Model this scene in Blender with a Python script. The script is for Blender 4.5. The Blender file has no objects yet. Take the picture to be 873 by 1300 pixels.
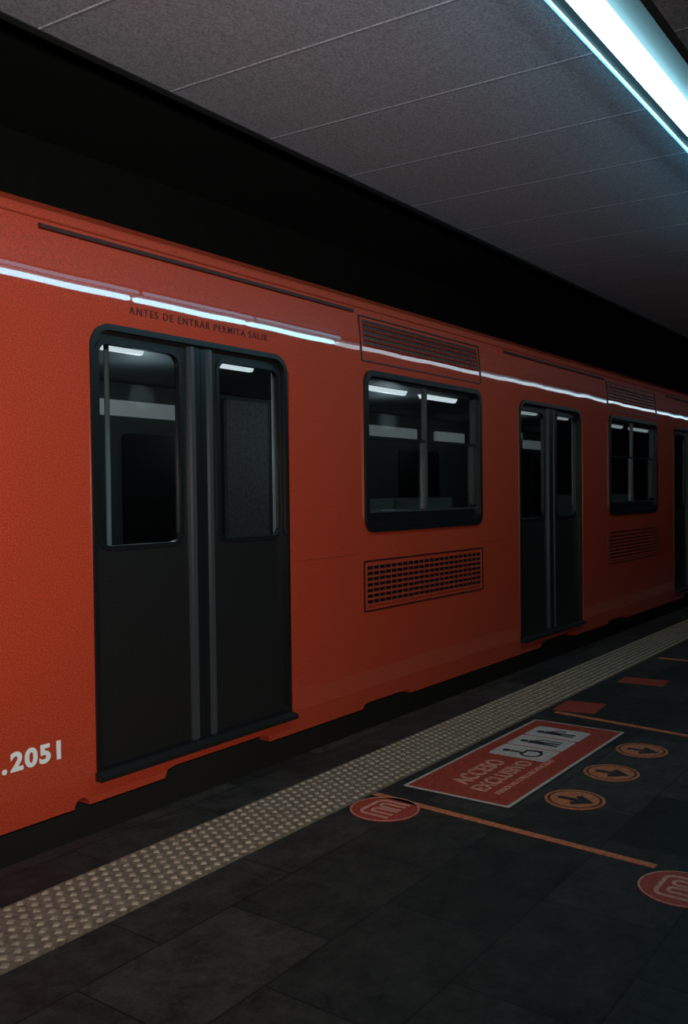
import bpy, bmesh, math
from mathutils import Vector, Matrix
S = bpy.context.scene
COL = S.collection

# ------------------------------------------------------------------ materials
def newmat(name):
    m = bpy.data.materials.new(name); m.use_nodes = True
    nt = m.node_tree
    return m, nt, nt.nodes["Principled BSDF"]

def mat(name, col, rough=0.5, metal=0.0, coat=0.0, coat_rough=0.05, speck=0.12, scale=120, bump=0.0, bscale=40, spec=0.5):
    m, nt, b = newmat(name)
    b.inputs["Roughness"].default_value = rough
    b.inputs["Metallic"].default_value = metal
    b.inputs["Coat Weight"].default_value = coat
    b.inputs["Coat Roughness"].default_value = coat_rough
    b.inputs["Specular IOR Level"].default_value = spec
    geo = nt.nodes.new("ShaderNodeNewGeometry")
    n = nt.nodes.new("ShaderNodeTexNoise"); n.inputs["Scale"].default_value = scale; n.inputs["Detail"].default_value = 3
    nt.links.new(geo.outputs["Position"], n.inputs["Vector"])
    mr = nt.nodes.new("ShaderNodeMapRange")
    mr.inputs[1].default_value = 0.3; mr.inputs[2].default_value = 0.7
    mr.inputs[3].default_value = 1 - speck; mr.inputs[4].default_value = 1 + speck
    nt.links.new(n.outputs["Fac"], mr.inputs[0])
    v = nt.nodes.new("ShaderNodeVectorMath"); v.operation = 'SCALE'
    v.inputs[0].default_value = col[:3]
    nt.links.new(mr.outputs[0], v.inputs["Scale"])
    nt.links.new(v.outputs[0], b.inputs["Base Color"])
    if bump > 0:
        n2 = nt.nodes.new("ShaderNodeTexNoise"); n2.inputs["Scale"].default_value = bscale; n2.inputs["Detail"].default_value = 0
        nt.links.new(geo.outputs["Position"], n2.inputs["Vector"])
        bp = nt.nodes.new("ShaderNodeBump"); bp.inputs["Strength"].default_value = 1; bp.inputs["Distance"].default_value = bump
        nt.links.new(n2.outputs["Fac"], bp.inputs["Height"])
        nt.links.new(bp.outputs[0], b.inputs["Normal"]); nt.links.new(bp.outputs[0], b.inputs["Coat Normal"])
    return m

def emit(name, col, s):
    m, nt, b = newmat(name)
    b.inputs["Base Color"].default_value = (.8, .8, .8, 1)
    b.inputs["Emission Color"].default_value = (*col, 1)
    b.inputs["Emission Strength"].default_value = s
    return m

ORANGE = mat("orange_paint", (.57, .056, .020), .6, coat=1.0, coat_rough=.022, speck=.32, scale=140, bump=.0019, bscale=2.6, spec=.25)
ORANGE.node_tree.nodes["Principled BSDF"].inputs["Coat IOR"].default_value = 1.7
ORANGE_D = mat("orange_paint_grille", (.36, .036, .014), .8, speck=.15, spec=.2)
ROOF = mat("roof_black", (.006, .006, .006), .95)  # near-black colour keeps the band above the car side dark
RUBBER = mat("black_rubber", (.009, .009, .010), .35, speck=.2, spec=.5)
DOORM = mat("door_metal", (.016, .0145, .0138), .45, metal=.1, coat=.12, coat_rough=.15, speck=.4, bump=.0004, bscale=8, spec=.3)
DARKM = mat("dark_metal", (.10, .10, .105), .32, metal=.5)
POLE_PALE = mat("pole_pale", (.85, .92, .95), .35, speck=.02)
BLACK = mat("black_matte", (.010, .011, .011), .9)  # even near-black for track surfaces, end walls, underframe and wheels
TUNNEL = mat("tunnel_wall", (.022, .026, .026), .95, scale=5, speck=.15)
WHITE = mat("white_lettering", (1, 1, .98), .5, speck=.03)
DKTXT = mat("dark_red_lettering", (.05, .007, .005), .6)
INTER = mat("train_interior", (.07, .08, .08), .6)
SEATM = mat("seat_plastic", (.10, .13, .11), .5)
STRIP = mat("tactile_concrete", (.18, .130, .090), .75, speck=.4, scale=60)
STUDM = mat("tactile_stud", (.35, .255, .175), .7, speck=.4, scale=60)
STRED = mat("sticker_red", (.38, .040, .020), .6, speck=.35, scale=80)
STORG = mat("sticker_orange", (.54, .15, .06), .6, speck=.4, scale=70)
STPALE = mat("sticker_pale", (.55, .44, .39), .6, speck=.25, scale=70)
STPINK = mat("sticker_pink", (.58, .26, .19), .6, speck=.3, scale=70)
STBLK = mat("sticker_black", (.012, .012, .012), .6)
HOUSE = mat("fixture_housing", (.010, .012, .014), .5)
TUBE = emit("tube_light", (.38, .84, 1.0), 13.0)
TUBE_FAR = emit("tube_light_dim", (.65, .88, 1.0), 3.5)
RIM = emit("rim_glow", (.08, .55, .80), 1.0)  # emission put in for tube light caught by the reflector rim
FILL = emit("ceiling_fill", (.10, .60, .85), 2.6)  # added emitter hidden behind the housing, tints the ceiling cyan
INLAMP = emit("carriage_lamp", (.85, .92, .95), 1.6)
INLAMP_D = emit("carriage_lamp_dim", (.85, .92, .95), .6)
PANEL_GLOW = emit("panel_glow", (.80, .9, .88), .13)  # added emission stands in for the whitish band in the glass
PANELM = mat("panel_grey", (.20, .20, .195), .6, speck=.3, scale=30)

def glass_mat():
    m = bpy.data.materials.new("tinted_glass"); m.use_nodes = True
    nt = m.node_tree; nt.nodes.clear()
    o = nt.nodes.new("ShaderNodeOutputMaterial"); mx = nt.nodes.new("ShaderNodeMixShader")
    t = nt.nodes.new("ShaderNodeBsdfTransparent"); t.inputs[0].default_value = (.66, .70, .71, 1)
    g = nt.nodes.new("ShaderNodeBsdfGlossy"); g.inputs["Roughness"].default_value = .03
    lw = nt.nodes.new("ShaderNodeLayerWeight"); lw.inputs[0].default_value = .5
    p = nt.nodes.new("ShaderNodeMath"); p.operation = 'POWER'; p.inputs[1].default_value = 5
    a = nt.nodes.new("ShaderNodeMath"); a.operation = 'MULTIPLY_ADD'; a.inputs[1].default_value = .9; a.inputs[2].default_value = .05
    nt.links.new(lw.outputs["Facing"], p.inputs[0]); nt.links.new(p.outputs[0], a.inputs[0])
    nt.links.new(a.outputs[0], mx.inputs[0]); nt.links.new(t.outputs[0], mx.inputs[1]); nt.links.new(g.outputs[0], mx.inputs[2])
    nt.links.new(mx.outputs[0], o.inputs[0]); return m
GLASS = glass_mat()

def floor_mat():
    m, nt, b = newmat("stone_tiles")
    geo = nt.nodes.new("ShaderNodeNewGeometry")
    br = nt.nodes.new("ShaderNodeTexBrick")
    br.inputs["Scale"].default_value = 1.0
    br.inputs["Brick Width"].default_value = .62; br.inputs["Row Height"].default_value = .41
    br.inputs["Mortar Size"].default_value = .0045; br.inputs["Mortar Smooth"].default_value = .3
    br.inputs["Color1"].default_value = (.012, .012, .011, 1); br.inputs["Color2"].default_value = (.042, .037, .031, 1)
    br.inputs["Mortar"].default_value = (.008, .008, .008, 1)
    nt.links.new(geo.outputs["Position"], br.inputs["Vector"])
    n = nt.nodes.new("ShaderNodeTexNoise"); n.inputs["Scale"].default_value = 7; n.inputs["Detail"].default_value = 10; n.inputs["Roughness"].default_value = .9
    nt.links.new(geo.outputs["Position"], n.inputs["Vector"])
    mr = nt.nodes.new("ShaderNodeMapRange"); mr.inputs[1].default_value = .37; mr.inputs[2].default_value = .63; mr.inputs[3].default_value = .25; mr.inputs[4].default_value = 1.8
    nt.links.new(n.outputs["Fac"], mr.inputs[0])
    v = nt.nodes.new("ShaderNodeVectorMath"); v.operation = 'SCALE'
    nt.links.new(br.outputs["Color"], v.inputs[0]); nt.links.new(mr.outputs[0], v.inputs["Scale"])
    nt.links.new(v.outputs[0], b.inputs["Base Color"])
    b.inputs["Roughness"].default_value = .65
    b.inputs["Specular IOR Level"].default_value = .25
    bp = nt.nodes.new("ShaderNodeBump"); bp.inputs["Distance"].default_value = .003
    nt.links.new(n.outputs["Fac"], bp.inputs["Height"]); nt.links.new(bp.outputs[0], b.inputs["Normal"])
    return m

def ceil_mat():
    m, nt, b = newmat("ceiling_panels")
    L = nt.links.new
    geo = nt.nodes.new("ShaderNodeNewGeometry")
    sx = nt.nodes.new("ShaderNodeSeparateXYZ"); L(geo.outputs["Position"], sx.inputs[0])
    def M(op, a, bb=None):
        n = nt.nodes.new("ShaderNodeMath"); n.operation = op
        for i, q in enumerate((a, bb)):
            if q is None: continue
            if isinstance(q, (int, float)): n.inputs[i].default_value = q
            else: L(q, n.inputs[i])
        return n.outputs[0]
    q = M('ADD', sx.outputs[0], M('MULTIPLY', sx.outputs[1], .077))
    q = M('ADD', q, 100 * .68 - 3.07)
    f = M('MODULO', q, .68)
    line = M('LESS_THAN', f, .010)
    groove = M('MULTIPLY', M('LESS_THAN', f, .024), .35)
    n = nt.nodes.new("ShaderNodeTexNoise"); n.inputs["Scale"].default_value = 110; n.inputs["Detail"].default_value = 3
    L(geo.outputs["Position"], n.inputs["Vector"])
    mr = nt.nodes.new("ShaderNodeMapRange"); mr.inputs[1].default_value = .3; mr.inputs[2].default_value = .7; mr.inputs[3].default_value = .62; mr.inputs[4].default_value = 1.38
    L(n.outputs["Fac"], mr.inputs[0])
    k = M('MULTIPLY', mr.outputs[0], M('ADD', M('SUBTRACT', 1.0, groove), M('MULTIPLY', line, 1.9)))
    v = nt.nodes.new("ShaderNodeVectorMath"); v.operation = 'SCALE'; v.inputs[0].default_value = (.34, .34, .39)
    L(k, v.inputs["Scale"]); L(v.outputs[0], b.inputs["Base Color"])
    b.inputs["Roughness"].default_value = .5
    return m
FLOORM = floor_mat(); CEILM = ceil_mat()

# ------------------------------------------------------------------ geometry helpers
def mesh_obj(name, bm, mats, parent=None, smooth=False, **props):
    bmesh.ops.recalc_face_normals(bm, faces=bm.faces)
    me = bpy.data.meshes.new(name); bm.to_mesh(me); bm.free()
    for m in (mats if isinstance(mats, (list, tuple)) else [mats]): me.materials.append(m)
    if smooth:
        for p in me.polygons: p.use_smooth = True
    o = bpy.data.objects.new(name, me); COL.objects.link(o)
    if parent: o.parent = parent
    for k, v in props.items(): o[k] = v
    return o

MAP = {'xz': lambda a, b, c: (a, c, b), 'xy': lambda a, b, c: (a, b, c), 'yz': lambda a, b, c: (c, a, b)}
def rr(x0, x1, z0, z1, r=.05, n=8, rb=None, radii=None):
    if rb is None: rb = r
    q4 = radii or (r, r, rb, rb)     # top-right, top-left, bottom-left, bottom-right
    pts = []
    for (sx, sz, a0), q in zip(((1, 1, 0), (-1, 1, 90), (-1, -1, 180), (1, -1, 270)), q4):
        cx = x1 - q if sx > 0 else x0 + q; cz = z1 - q if sz > 0 else z0 + q
        for i in range(n + 1):
            a = math.radians(a0 + 90 * i / n); pts.append((cx + q * math.cos(a), cz + q * math.sin(a)))
    return pts
def prism(bm, pts, c0, c1, plane='xz', mi=0):
    f = MAP[plane]
    A = [bm.verts.new(f(a, b, c0)) for a, b in pts]; B = [bm.verts.new(f(a, b, c1)) for a, b in pts]
    fs = [bm.faces.new(A), bm.faces.new(list(reversed(B)))]
    n = len(pts)
    for i in range(n): fs.append(bm.faces.new((A[i], B[i], B[(i + 1) % n], A[(i + 1) % n])))
    for q in fs: q.material_index = mi
    return fs
def ring(bm, outer, inner, c0, c1, plane='xz', mi=0):
    f = MAP[plane]; n = len(outer)
    R = [[bm.verts.new(f(a, b, c)) for a, b in p] for p in (outer, inner) for c in (c0, c1)]
    o0, o1, i0, i1 = R
    for i in range(n):
        j = (i + 1) % n
        for q in ((o0[i], o0[j], i0[j], i0[i]), (o1[i], i1[i], i1[j], o1[j]), (o0[i], o1[i], o1[j], o0[j]), (i0[i], i0[j], i1[j], i1[i])):
            bm.faces.new(q).material_index = mi
def box(bm, x0, x1, y0, y1, z0, z1, mi=0):
    prism(bm, [(x0, z0), (x1, z0), (x1, z1), (x0, z1)], y0, y1, 'xz', mi)
def circ(cx, cy, r, n=40, a0=0, a1=360):
    full = abs(a1 - a0) >= 360
    return [(cx + r * math.cos(math.radians(a0 + (a1 - a0) * i / (n if full else n - 1))), cy + r * math.sin(math.radians(a0 + (a1 - a0) * i / (n if full else n - 1)))) for i in range(n)]
def stroke(bm, pts, w, c0, c1, plane='xy', mi=0):
    L, R = [], []
    for i, p in enumerate(pts):
        a = Vector(pts[max(i - 1, 0)]); b = Vector(pts[min(i + 1, len(pts) - 1)])
        d = (b - a).normalized(); nrm = Vector((-d.y, d.x)) * w / 2
        L.append(tuple(Vector(p) + nrm)); R.append(tuple(Vector(p) - nrm))
    for i in range(len(pts) - 1):
        prism(bm, [L[i], L[i + 1], R[i + 1], R[i]], c0, c1, plane, mi)
def BM(): return bmesh.new()

YT = 3.10     # train side plane
X0, X1 = -3.0, 19.0
ZK = 2.10; KAP = .42
def ytop(z): return YT + .5 * KAP * max(0, z - ZK) ** 2

def text_obj(name, s, w, h, origin, m, parent=None, rot=(0, 0, 0), bold=0.0, spacing=1.0, ext=.0015, **props):
    cu = bpy.data.curves.new(name, 'FONT'); cu.body = s; cu.size = 1; cu.offset = bold; cu.extrude = .01; cu.space_character = spacing
    t = bpy.data.objects.new(name + "_src", cu); COL.objects.link(t)
    bpy.context.view_layer.update()
    dg = bpy.context.evaluated_depsgraph_get()
    me = bpy.data.meshes.new_from_object(t.evaluated_get(dg)); me.name = name
    bpy.data.objects.remove(t)
    xs = [v.co.x for v in me.vertices]; ys = [v.co.y for v in me.vertices]
    x0, x1, y0, y1 = min(xs), max(xs), min(ys), max(ys)
    for v in me.vertices:
        v.co = Vector(((v.co.x - x0) / (x1 - x0) * w, (v.co.y - y0) / (y1 - y0) * h, v.co.z / .01 * ext))
    me.materials.clear(); me.materials.append(m)
    o = bpy.data.objects.new(name, me); COL.objects.link(o)
    o.rotation_euler = rot; o.location = origin
    if parent: o.parent = parent
    for k, v in props.items(): o[k] = v
    return o
def empty(name, loc=(0, 0, 0), **props):
    o = bpy.data.objects.new(name, None); COL.objects.link(o); o.empty_display_size = .2
    for k, v in props.items(): o[k] = v
    return o

# ------------------------------------------------------------------ setting
def sbox(name, *a, m=BLACK):
    bm = BM(); box(bm, *a); mesh_obj(name, bm, m, kind="structure")
sbox("floor", -6, 22, -4, 2.95, -.25, 0, m=FLOORM)
sbox("wall_platform_edge", -6, 22, 2.80, 2.94, -1.15, -.25)
sbox("floor_track", -6, 22, 2.94, 6.6, -1.25, -1.15)
sbox("wall_track", -6, 22, 6.4, 6.6, -1.15, 4.4, m=TUNNEL)
sbox("ceiling_track", -6, 22, 3.0, 6.4, 4.3, 4.4, m=TUNNEL)
sbox("ceiling", -6, 22, -4, 2.99, 3.15, 3.25, m=CEILM)
sbox("trim_1", -6, 22, 2.99, 3.03, 3.145, 4.3)
sbox("wall_back", -6, 22, -4.2, -4, -.25, 3.25, m=mat("back_wall", (.03, .03, .03), .8, speck=.3, scale=3))
sbox("wall_end", 22, 22.2, -4.2, 6.6, -1.25, 4.4)
sbox("wall_start", -6.2, -6, -4.2, 6.6, -1.25, 4.4)

# ------------------------------------------------------------------ train
car = empty("metro_car", label="orange metro train car with grey sliding doors standing at the platform", category="train")
DX = [3.115, 7.30, 11.50]
WX = [5.235, 9.43, 13.6]
DW = .645; DZ0, DZ1 = .18, 2.09

# flat lower side with openings cut by boolean
bm = BM()
prism(bm, [(YT, .06), (YT, ZK), (3.17, ZK), (3.17, .06)], X0, X1, 'yz')
shell = mesh_obj("body_side", bm, ORANGE)
bm = BM()
for x in DX: prism(bm, rr(x - DW, x + DW, DZ0, DZ1, .10, 8, .02), 3.0, 3.3)
for x in WX: prism(bm, rr(x - .74, x + .74, 1.13, 2.09, .07), 3.0, 3.3)
def notch(xa, xb, d):
    pts = [(xa, -.1), (xb, -.1), (xb, .04), (xb - .03, .06 + d * .8), (xb - .08, .06 + d), (xa + .08, .06 + d), (xa + .03, .06 + d * .8), (xa, .04)]
    prism(bm, pts, 3.0, 3.3)
for k in range(4):
    o = 4.19 * k
    notch(2.84 + o, 3.60 + o, .045); notch(4.43 + o, 5.0 + o, .03)
prism(bm, circ(2.39, .06, .038, 20), 3.0, 3.3)
cut = mesh_obj("cutter", bm, ORANGE)
md = shell.modifiers.new("b", 'BOOLEAN'); md.object = cut; md.solver = 'EXACT'; md.operation = 'DIFFERENCE'
bpy.context.view_layer.update()
dg = bpy.context.evaluated_depsgraph_get()
nm = bpy.data.meshes.new_from_object(shell.evaluated_get(dg)); shell.modifiers.clear()
bpy.data.objects.remove(cut)
# curved upper band added to the same mesh
bm = BM(); bm.from_mesh(nm)
NC, NX = 24, 44
grid = []
for i in range(NC + 1):
    z = ZK + (2.52 - ZK) * i / NC
    grid.append([bm.verts.new((X0 + (X1 - X0) * j / NX, ytop(z), z)) for j in range(NX + 1)])
for i in range(NC):
    for j in range(NX):
        q = bm.faces.new((grid[i][j], grid[i][j + 1], grid[i + 1][j + 1], grid[i + 1][j])); q.smooth = True
top = [bm.verts.new((X0 + (X1 - X0) * j / NX, 3.175, 2.556)) for j in range(NX + 1)]
bk = [bm.verts.new((X0 + (X1 - X0) * j / NX, 3.20, 2.10)) for j in range(NX + 1)]
for j in range(NX):
    bm.faces.new((grid[NC][j], grid[NC][j + 1], top[j + 1], top[j]))
    bm.faces.new((top[j], top[j + 1], bk[j + 1], bk[j]))
bm.to_mesh(nm); bm.free()
shell.data = nm
shell.parent = car

bm = BM()
pts = [(3.176, 2.556), (3.3, 2.60), (3.6, 2.68), (4.35, 2.78), (5.1, 2.70), (5.4, 2.62), (5.56, 2.556)]
prism(bm, pts, X0, X1, 'yz'); mesh_obj("roof", bm, ROOF, car, label="near-black roof")
bm = BM(); box(bm, X0, X1, 5.54, 5.60, .06, 2.55); mesh_obj("far_side", bm, INTER, car)
bm = BM(); box(bm, X0, X1, 3.2, 5.54, .10, .16); mesh_obj("carriage_floor", bm, INTER, car)
bm = BM(); box(bm, X0, X1, 3.22, 5.54, 2.24, 2.30); mesh_obj("carriage_ceiling", bm, INTER, car)
for a in (X0, X1 - .05):
    bm = BM(); box(bm, a, a + .05, 3.17, 5.54, .16, 2.5); mesh_obj("end_bulkhead", bm, INTER, car)
bm = BM(); box(bm, X0 + .1, X1 - .1, 3.25, 5.45, -.35, .10); mesh_obj("underframe", bm, BLACK, car)
for x in (-.5, 1.6, 14.5, 16.6):
    for y in (3.35, 5.1):
        bm = BM(); prism(bm, circ(x, -.65, .5, 32), y, y + .28); prism(bm, circ(x, -.65, .2, 24), y - .04, y + .32)
        mesh_obj("wheel", bm, BLACK, car)
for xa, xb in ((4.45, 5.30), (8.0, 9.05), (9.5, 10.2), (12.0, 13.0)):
    bm = BM(); prism(bm, rr(xa, xb, 1.98, 2.10, .02, 3), 5.50, 5.54); mesh_obj("glow_panel", bm, PANEL_GLOW, car, label="pale panel with added glow above far windows")
for xa in (5.85, 11.2):
    bm = BM(); prism(bm, rr(xa, xa + .55, .9, 2.2, .03), 5.50, 5.54); mesh_obj("grey_panel", bm, PANELM, car, label="light grey panel on the far wall")  # plain grey panel for the paler area in the door glass
for xa in (4.7, 7.0, 8.7, 12.4, 14):
    bm = BM(); prism(bm, rr(xa, xa + .9, .95, 1.85, .06), 5.525, 5.545); mesh_obj("far_window", bm, RUBBER, car)
for x, hw in ((3.53, .20), (4.52, .20), (6.38, .33), (7.30, .30), (9.2, .25), (10.1, .25), (11.9, .36), (13.0, .36)):
    bm = BM(); prism(bm, [(4.19, 2.206), (4.225, 2.206), (4.245, 2.242), (4.17, 2.242)], x - hw, x + hw, 'yz')
    mesh_obj("interior_lamp", bm, INLAMP if x < 8 else INLAMP_D, car, label="dim white ceiling lamp inside the carriage")
for x in (3.09, 4.42, 6.3, 8.75, 9.4):
    bm = BM(); prism(bm, circ(x, 3.75, .014, 14), .16, 2.24, 'xy'); mesh_obj("streak_pole", bm, POLE_PALE, car, smooth=True)  # pale poles, also standing in for reflected streaks at door edges
for x in (4.95, 5.75, 9.15, 9.95):
    bm = BM()
    prism(bm, [(x - .24, .55), (x + .20, .55), (x + .25, 1.18), (x + .30, 1.30), (x + .25, 1.32), (x + .17, .62), (x - .24, .62)], 3.35, 4.0)
    prism(bm, rr(x - .1, x + .1, .16, .55, .02, 3), 3.6, 3.75)
    mesh_obj("seat", bm, SEATM, car, label="moulded passenger seat")
for x, p in ((4.0, 8), (6.9, 6), (9.6, 3)):  # unseen fill lights added to brighten poles and carriage interior
    il = bpy.data.lights.new("interior_fill", 'POINT'); il.energy = p; il.color = (.75, .92, 1); il.shadow_soft_size = .08
    io = bpy.data.objects.new("interior_fill", il); COL.objects.link(io); io.location = (x, 4.5, 2.0); io.parent = car

def door(x):
    bm = BM()
    o = rr(x - DW - .004, x + DW + .004, DZ0 - .004, DZ1 + .004, .104, 8, .02)
    i = rr(x - DW + .018, x + DW - .018, DZ0 + .01, DZ1 - .022, .085, 8, .02)
    ring(bm, o, i, 3.090, 3.168)
    d = mesh_obj("passenger_door", bm, RUBBER, car, label="pair of dark grey sliding doors in black rubber frame")
    xc = x + .015
    for s in (-1, 1):
        inner = xc + s * .035; outer = x + s * (DW - .004)
        a, b = sorted((inner, outer))
        wa, wb = sorted((xc + s * .125, xc + s * (.598 if s > 0 else .610)))
        rad = (.094, .004, .004, .012) if s > 0 else (.004, .094, .012, .004)
        bm = BM()
        ring(bm, rr(a, b, DZ0 + .004, DZ1 - .004, radii=rad), rr(wa, wb, 1.13, 2.025, .06), 3.125, 3.15)
        mesh_obj("door_leaf", bm, DOORM, d)
        bm = BM()
        ring(bm, rr(wa - .010, wb + .010, 1.120, 2.035, .068), rr(wa + .010, wb - .010, 1.140, 2.012, .05), 3.118, 3.148)
        mesh_obj("window_gasket", bm, RUBBER, d)
        bm = BM(); prism(bm, rr(wa + .004, wb - .004, 1.134, 2.020, .055), 3.130, 3.136); mesh_obj("door_glass", bm, GLASS, d)
        a, b = sorted((xc + s * .036, xc + s * .082))
        bm = BM(); prism(bm, rr(a, b, DZ0, DZ1 - .03, .003, 2), 3.114, 3.128)
        prism(bm, rr(a + .014, b - .014, DZ0, DZ1 - .03, .003, 2), 3.106, 3.116)
        mesh_obj("edge_moulding", bm, DARKM, d, label="grey metal edge moulding")
    bm = BM()
    for s in (-1, 1):
        prism(bm, rr(*sorted((xc + s * .002, xc + s * .036)), DZ0, DZ1 - .03, .003, 2), 3.112, 3.15)
    mesh_obj("rubber_seal", bm, RUBBER, d)
    bm = BM(); prism(bm, [(3.06, .150), (3.06, .168), (3.09, .185), (3.20, .185), (3.20, .165), (3.098, .150)], x - DW - .01, x + DW + .02, 'yz')
    mesh_obj("door_sill", bm, DOORM, d, label="worn metal threshold")
    bm = BM(); prism(bm, rr(x + DW + .012, x + DW + .040, DZ0 - .01, DZ1 - .08, .008, 3), 3.084, 3.099); mesh_obj("door_jamb", bm, ORANGE, d, label="raised orange jamb strip")
    bm = BM()
    z = 2.445
    prism(bm, [(ytop(z) - .016, z - .010), (ytop(z) - .016, z + .006), (ytop(z) + .003, z + .012), (ytop(z) + .003, z - .014)], x - .87, x + 1.30, 'yz')
    mesh_obj("door_rail_cover", bm, DKTXT, d, label="thin dark rail above the doors")
    return d
for x in DX: door(x)
bm = BM(); z = 2.475; prism(bm, [(ytop(z) - .006, z - .003), (ytop(z) - .006, z + .003), (ytop(z) + .002, z + .003), (ytop(z) + .002, z - .003)], X0, X1, 'yz')
mesh_obj("roof_gutter", bm, ORANGE_D, car)

def window(x):
    w = .74; z0, z1 = 1.13, 2.09
    bm = BM()
    ring(bm, rr(x - w - .012, x + w + .012, z0 - .012, z1 + .012, .08), rr(x - w + .022, x + w - .022, z0 + .03, z1 - .022, .05), 3.082, 3.165)
    f = mesh_obj("car_window", bm, RUBBER, car, label="black framed window with sliding upper panes")
    bm = BM(); ring(bm, rr(x - w + .020, x + w - .020, z0 + .028, z1 - .020, .05), rr(x - w + .036, x + w - .036, z0 + .12, z1 - .036, .03), 3.105, 3.15)
    mesh_obj("inner_frame", bm, RUBBER, f)
    bm = BM(); box(bm, x - w + .03, x + w - .03, 3.112, 3.14, 1.690, 1.708); mesh_obj("window_rail", bm, RUBBER, f)
    bm = BM(); box(bm, x - w + .03, x + w - .03, 3.098, 3.108, 1.236, 1.248); mesh_obj("sill_trim", bm, DARKM, f)
    bm = BM(); box(bm, x - .010, x + .008, 3.110, 3.142, 1.25, 2.055); mesh_obj("mullion", bm, DARKM, f)
    for a, b in ((x - w + .03, x - .010), (x + .006, x + w - .03)):
        bm = BM(); prism(bm, rr(a, b, 1.705, 2.06, .01, 2), 3.124, 3.129); mesh_obj("upper_pane", bm, GLASS, f)
    bm = BM(); prism(bm, rr(x - w + .03, x + w - .03, 1.245, 1.692, .01, 2), 3.132, 3.137); mesh_obj("lower_pane", bm, GLASS, f)
for x in WX: window(x)

def grille(x, z0, z1, zb, zt, rows, cols):
    w = .77; m = .035
    bm = BM()
    ring(bm, rr(x - w, x + w, z0, z1, .01, 3), rr(x - w + .008, x + w - .008, z0 + .008, z1 - .008, .006, 3), -.007, .002, 'xz', 1)
    dz = (zt - zb) / rows
    for i in range(rows):
        a, b = zb + dz * i, zb + dz * (i + 1)
        box(bm, x - w + m, x + w - m, -.0015, .004, a + dz * .30, b, 1)
        prism(bm, [(-.010, a), (-.002, a + dz * .38), (.002, a + dz * .38), (.002, a)], x - w + m, x + w - m, 'yz', 0)
        for k in range(cols + 1):
            xx = x - w + m + 2 * (w - m) * k / cols; box(bm, xx - .0035, xx + .0035, -.004, .002, a + dz * .3, b, 0)
    for z in (z0 + .05, z0 + .1, z0 + .15, z0 + .2, z0 + .25):
        bmesh.ops.bisect_plane(bm, geom=bm.verts[:] + bm.edges[:] + bm.faces[:], plane_co=(0, 0, z), plane_no=(0, 0, 1))
    for v in bm.verts: v.co.y += ytop(v.co.z)
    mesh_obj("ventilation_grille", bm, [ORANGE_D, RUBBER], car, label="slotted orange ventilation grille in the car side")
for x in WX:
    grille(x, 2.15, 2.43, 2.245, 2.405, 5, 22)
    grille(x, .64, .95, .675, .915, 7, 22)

for a, b in ((3.80, 4.46), (6.02, 6.64)):
    bm = BM(); box(bm, a, b, 3.098, 3.101, .990, .994); mesh_obj("panel_seam", bm, ORANGE_D, car)

text_obj("safety_lettering", "ANTES DE ENTRAR PERMITA SALIR", .925, .034, (2.685, ytop(2.168) - .0015, 2.155), DKTXT, car, (math.pi / 2 - .03, 0, 0), spacing=1.25, bold=.008, label="dark lettering reading ANTES DE ENTRAR PERMITA SALIR")
text_obj("fleet_number", "2051", .232, .078, (2.056, YT - .0005, .288), WHITE, car, (math.pi / 2, 0, 0), bold=.04, spacing=1.15, label="white painted number 2051")
bm = BM(); prism(bm, circ(2.030, .298, .011, 16), YT - .002, YT + .001); mesh_obj("number_dot", bm, WHITE, car)

# ------------------------------------------------------------------ tactile strip
bm = BM()
ya, yb = 2.292, 2.650
x = -5.9
while x < 21.5:
    prism(bm, rr(x + .0015, x + .3985, ya, yb, .002, 1), .0, .008, 'xy', 0); x += .40
p = .0485
rows = 8
for i in range(0, int(15 / p)):
    for j in range(rows):
        cx = i * p + (p / 2 if j % 2 else 0); cy = ya + .022 + j * (yb - ya - .044) / (rows - 1)
        r0, r1 = .018, .010
        lo = [bm.verts.new((cx + r0 * c, cy + r0 * s, .0075)) for c, s in ((1, 0), (0, 1), (-1, 0), (0, -1))]
        hi = [bm.verts.new((cx + r1 * c, cy + r1 * s, .0130)) for c, s in ((1, 0), (0, 1), (-1, 0), (0, -1))]
        bm.faces.new(hi).material_index = 1
        for k in range(4): bm.faces.new((lo[k], lo[(k + 1) % 4], hi[(k + 1) % 4], hi[k])).material_index = 1
mesh_obj("tactile_paving", bm, [STRIP, STUDM], label="beige tactile warning strip with studs along platform edge", category="tactile paving")

# ------------------------------------------------------------------ floor stickers
stickers = []
def floor_line(a, b, w, lab):
    bm = BM(); stroke(bm, [a, b], w, .0, .003)
    stickers.append(mesh_obj("floor_line", bm, STORG, label=lab, category="floor marking", group="orange lines on the platform floor"))
floor_line((3.365, 2.27), (3.27, .99), .034, "thin worn orange line beside a round red sticker")
floor_line((5.245, 2.20), (5.05, .90), .036, "thin worn orange line across the dark platform tiles")
bm = BM(); prism(bm, [(5.28, 2.25), (5.56, 2.27), (5.60, 2.02), (5.32, 2.0)], 0, .003, 'xy'); mesh_obj("floor_sticker", bm, STRED, label="small plain red rectangular sticker on the tiles", category="sticker")
bm = BM(); prism(bm, [(6.30, 2.20), (6.50, 2.21), (6.53, 1.90), (6.33, 1.89)], 0, .003, 'xy'); mesh_obj("floor_sticker", bm, STRED, label="faded red rectangular sticker farther along the tiles", category="sticker")
floor_line((7.40, 2.22), (7.38, 1.6), .05, "short orange line far along the platform")

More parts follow.
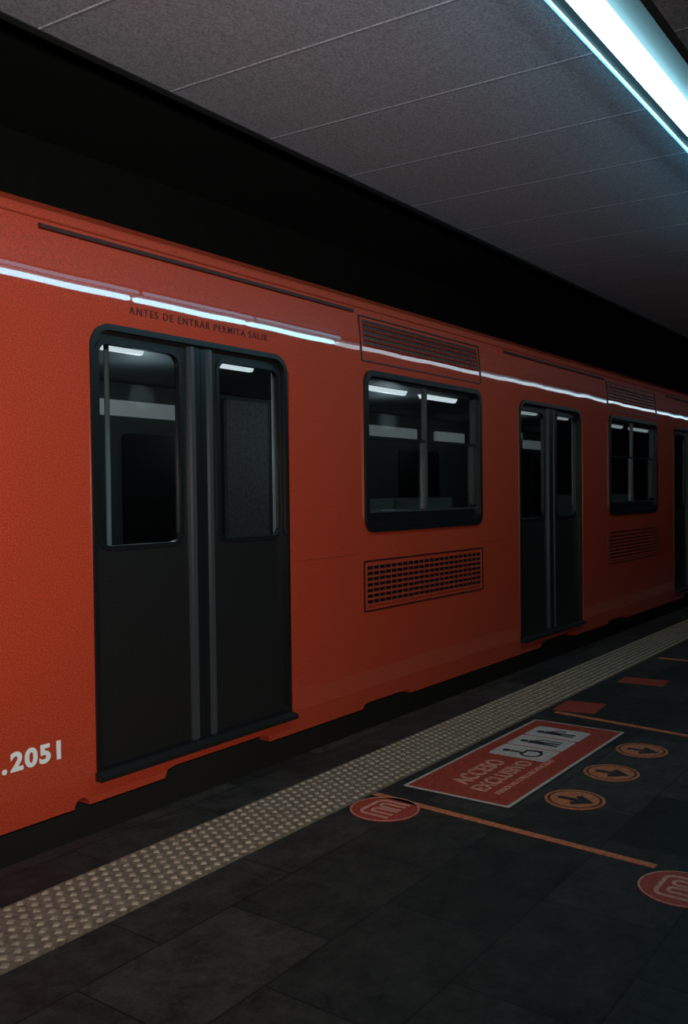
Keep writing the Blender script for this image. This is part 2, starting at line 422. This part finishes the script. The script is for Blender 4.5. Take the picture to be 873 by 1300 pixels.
def arrow_disc(cx, cy, r=.13):
    bm = BM()
    ring(bm, circ(cx, cy, r), circ(cx, cy, r * .90), 0, .003, 'xy', 0)
    ring(bm, circ(cx, cy, r * .90), circ(cx, cy, r * .82), 0, .0028, 'xy', 1)
    prism(bm, circ(cx, cy, r * .82), 0, .003, 'xy', 0)
    e = mesh_obj("arrow_sticker", bm, [STORG, STBLK], label="round orange floor sticker with black arrow", category="sticker", group="round arrow stickers")
    bm = BM()
    stroke(bm, [(cx - .01, cy + r * .55), (cx - .01, cy - r * .2)], .028, .0028, .0045)
    prism(bm, [(cx - .01, cy - r * .68), (cx - .075, cy - .01), (cx - .045, cy + .005), (cx - .01, cy - .035), (cx + .025, cy + .005), (cx + .055, cy - .01)], .0028, .0046, 'xy')
    mesh_obj("arrow", bm, STBLK, e)
    stickers.append(e)
for x in (3.79, 4.25, 4.705): arrow_disc(x, 1.5)

def m_disc(cx, cy, r, lab):
    bm = BM(); prism(bm, circ(cx, cy, r, 48), 0, .003, 'xy', 0)
    ring(bm, circ(cx, cy, r * .99, 48), circ(cx, cy, r * .95, 48), .0028, .0036, 'xy', 1)
    e = mesh_obj("metro_sign_sticker", bm, [STRED, STPINK], label=lab, category="sticker", group="round red metro stickers")
    bm = BM(); s = r * .95
    def arch(x0, x1, zb, zt, w, rad):
        P = [(x0, zb), (x0, zt - rad)]
        P += [(x0 + rad - rad * math.cos(a), zt - rad + rad * math.sin(a)) for a in (math.radians(t) for t in (20, 45, 70, 90))]
        P += [(x1 - rad + rad * math.sin(a), zt - rad + rad * math.cos(a)) for a in (math.radians(t) for t in (0, 20, 45, 70))]
        P += [(x1, zt - rad), (x1, zb)]
        stroke(bm, [(cx + a * s, cy + b * s) for a, b in P], w * s, .0029, .0042)
    arch(-.62, .62, -.5, .52, .11, .22)
    arch(-.36, -.07, -.5, .27, .10, .12)
    arch(.10, .38, -.5, .27, .10, .12)
    mesh_obj("letter_emblem", bm, STPINK, e, label="pale rounded letter M emblem")
    stickers.append(e)
m_disc(3.225, 2.125, .150, "round red sticker with M emblem beside the tactile strip")
m_disc(3.135, .86, .145, "round red sticker with M emblem past an orange line")

PX0, PX1, PY0, PY1 = 3.53, 5.0, 1.69, 2.225
bm = BM()
prism(bm, rr(PX0 - .012, PX1 + .012, PY0 - .012, PY1 + .012, .01, 3), 0, .002, 'xy', 2)
prism(bm, rr(PX0, PX1, PY0, PY1, .01, 3), 0, .003, 'xy', 1)
prism(bm, rr(PX0 + .016, PX1 - .016, PY0 + .016, PY1 - .016, .01, 3), 0, .004, 'xy', 0)
pos = mesh_obj("floor_poster", bm, [STRED, STPALE, STBLK], label="red rectangular floor poster with white border and pictograms", category="floor poster")
stickers.append(pos)
text_obj("poster_lettering", "ACCESO", .42, .095, (3.70, 1.985, .0045), STPINK, pos, bold=.02, spacing=1.1)
text_obj("poster_lettering", "EXCLUSIVO", .52, .085, (3.66, 1.865, .0045), STPINK, pos, bold=.02, spacing=1.1)
text_obj("poster_small_text", "PERSONAS CON DISCAPACIDAD", .62, .032, (3.66, 1.795, .0045), STPINK, pos)
for k, (a, b) in enumerate(((4.22, 4.425), (4.44, 4.645), (4.66, 4.865))):
    bm = BM(); prism(bm, rr(a, b, 1.83, 2.14, .015, 3), .0038, .0052, 'xy', 0); mesh_obj("pictogram_panel", bm, STPALE, pos)
def person(cx, cy, kind):
    bm = BM()
    zz = (.005, .0062)
    prism(bm, circ(cx - .01, cy + .095, .022, 18), *zz, 'xy')
    if kind == 0:
        stroke(bm, [(cx - .01, cy + .07), (cx - .01, cy), (cx + .04, cy), (cx + .055, cy - .08)], .024, *zz)
        stroke(bm, circ(cx - .005, cy - .040, .052, 22, 110, 370), .015, *zz)
    else:
        stroke(bm, [(cx - .01, cy + .07), (cx - .01, cy - .02)], .05, *zz)
        stroke(bm, [(cx - .024, cy), (cx - .028, cy - .10)], .020, *zz); stroke(bm, [(cx + .004, cy), (cx + .010, cy - .10)], .020, *zz)
        stroke(bm, [(cx + .01, cy + .05), (cx + .05, cy + .01), (cx + .05, cy - .10 if kind == 1 else cy - .03)], .014, *zz)
    mesh_obj("pictogram", bm, STBLK, pos)
person(4.325, 1.985, 0); person(4.54, 1.985, 1); person(4.76, 1.985, 2)
for s in stickers: s.location = (-.008, .012, 0)

# ------------------------------------------------------------------ light fixtures
def fixture(xa, xb, far):
    e = empty("light_fixture", label="black ceiling light channel with white fluorescent tube", category="light fixture", group="fluorescent fixtures in a row along the ceiling")
    bm = BM()
    prism(bm, [(1.01, 3.04), (1.04, 3.1495), (1.27, 3.1495), (1.262, 3.04)], xa - .018, xb + .018, 'yz')
    mesh_obj("housing", bm, HOUSE, e)
    bm = BM()
    prism(bm, [(1.105, 3.041), (1.105, 2.992), (1.118, 2.975), (1.166, 2.975), (1.180, 2.992), (1.180, 3.041)], xa + .02, xb - .02, 'yz')
    mesh_obj("tube", bm, TUBE_FAR if far else TUBE, e, label="glowing white tube")
    bm = BM(); box(bm, xa - .018, xb + .018, 1.256, 1.266, 3.030, 3.05); mesh_obj("rim", bm, RIM, e, label="thin reflector rim with bluish glow put in")
    if not far:
        bm = BM(); box(bm, xa, xb, 1.266, 1.274, 3.060, 3.115); mesh_obj("ceiling_fill", bm, FILL, e, label="hidden cyan strip added to light the ceiling")
fixture(2.03, 4.45, False)
x = 2.01
fixture(x - 1.22, x - .02, False); fixture(x - 2.455, x - 1.255, False); fixture(x - 3.69, x - 2.49, False)
x = 4.49
while x < 18.5:
    fixture(x, x + 1.2, x > 6); x += 1.236

# ------------------------------------------------------------------ flash + world + camera
l = bpy.data.lights.new("camera_flash", 'SPOT'); l.energy = 310; l.color = (1, .93, .84); l.spot_size = math.radians(90); l.spot_blend = 1.0; l.shadow_soft_size = .03
lo = bpy.data.objects.new("camera_flash", l); COL.objects.link(lo); lo.location = (.0, .0, 1.47)
d = Vector((3.2, 3.1, .2)).normalized(); lo.rotation_euler = d.to_track_quat('-Z', 'Y').to_euler()

w = bpy.data.worlds.new("w"); S.world = w; w.use_nodes = True
w.node_tree.nodes["Background"].inputs[0].default_value = (.01, .014, .016, 1)

f = 1150.0; c = Vector((.8094, .5872)); p_ = .0191; rho = .012
F = Vector((c.x * math.cos(p_), c.y * math.cos(p_), -math.sin(p_)))
R = Vector((c.y, -c.x, 0)).normalized(); U = R.cross(F).normalized()
U2 = U * math.cos(rho) + R * math.sin(rho); R2 = R * math.cos(rho) - U * math.sin(rho)
cam = bpy.data.cameras.new("camera"); co = bpy.data.objects.new("camera", cam); COL.objects.link(co)
cam.sensor_fit = 'HORIZONTAL'; cam.sensor_width = 36; cam.lens = f / 873 * 36; cam.clip_start = .02
M = Matrix((R2, U2, -F)).transposed().to_4x4(); M.translation = Vector((0, 0, 1.35)); co.matrix_world = M
S.camera = co
S.view_settings.view_transform = 'Standard'
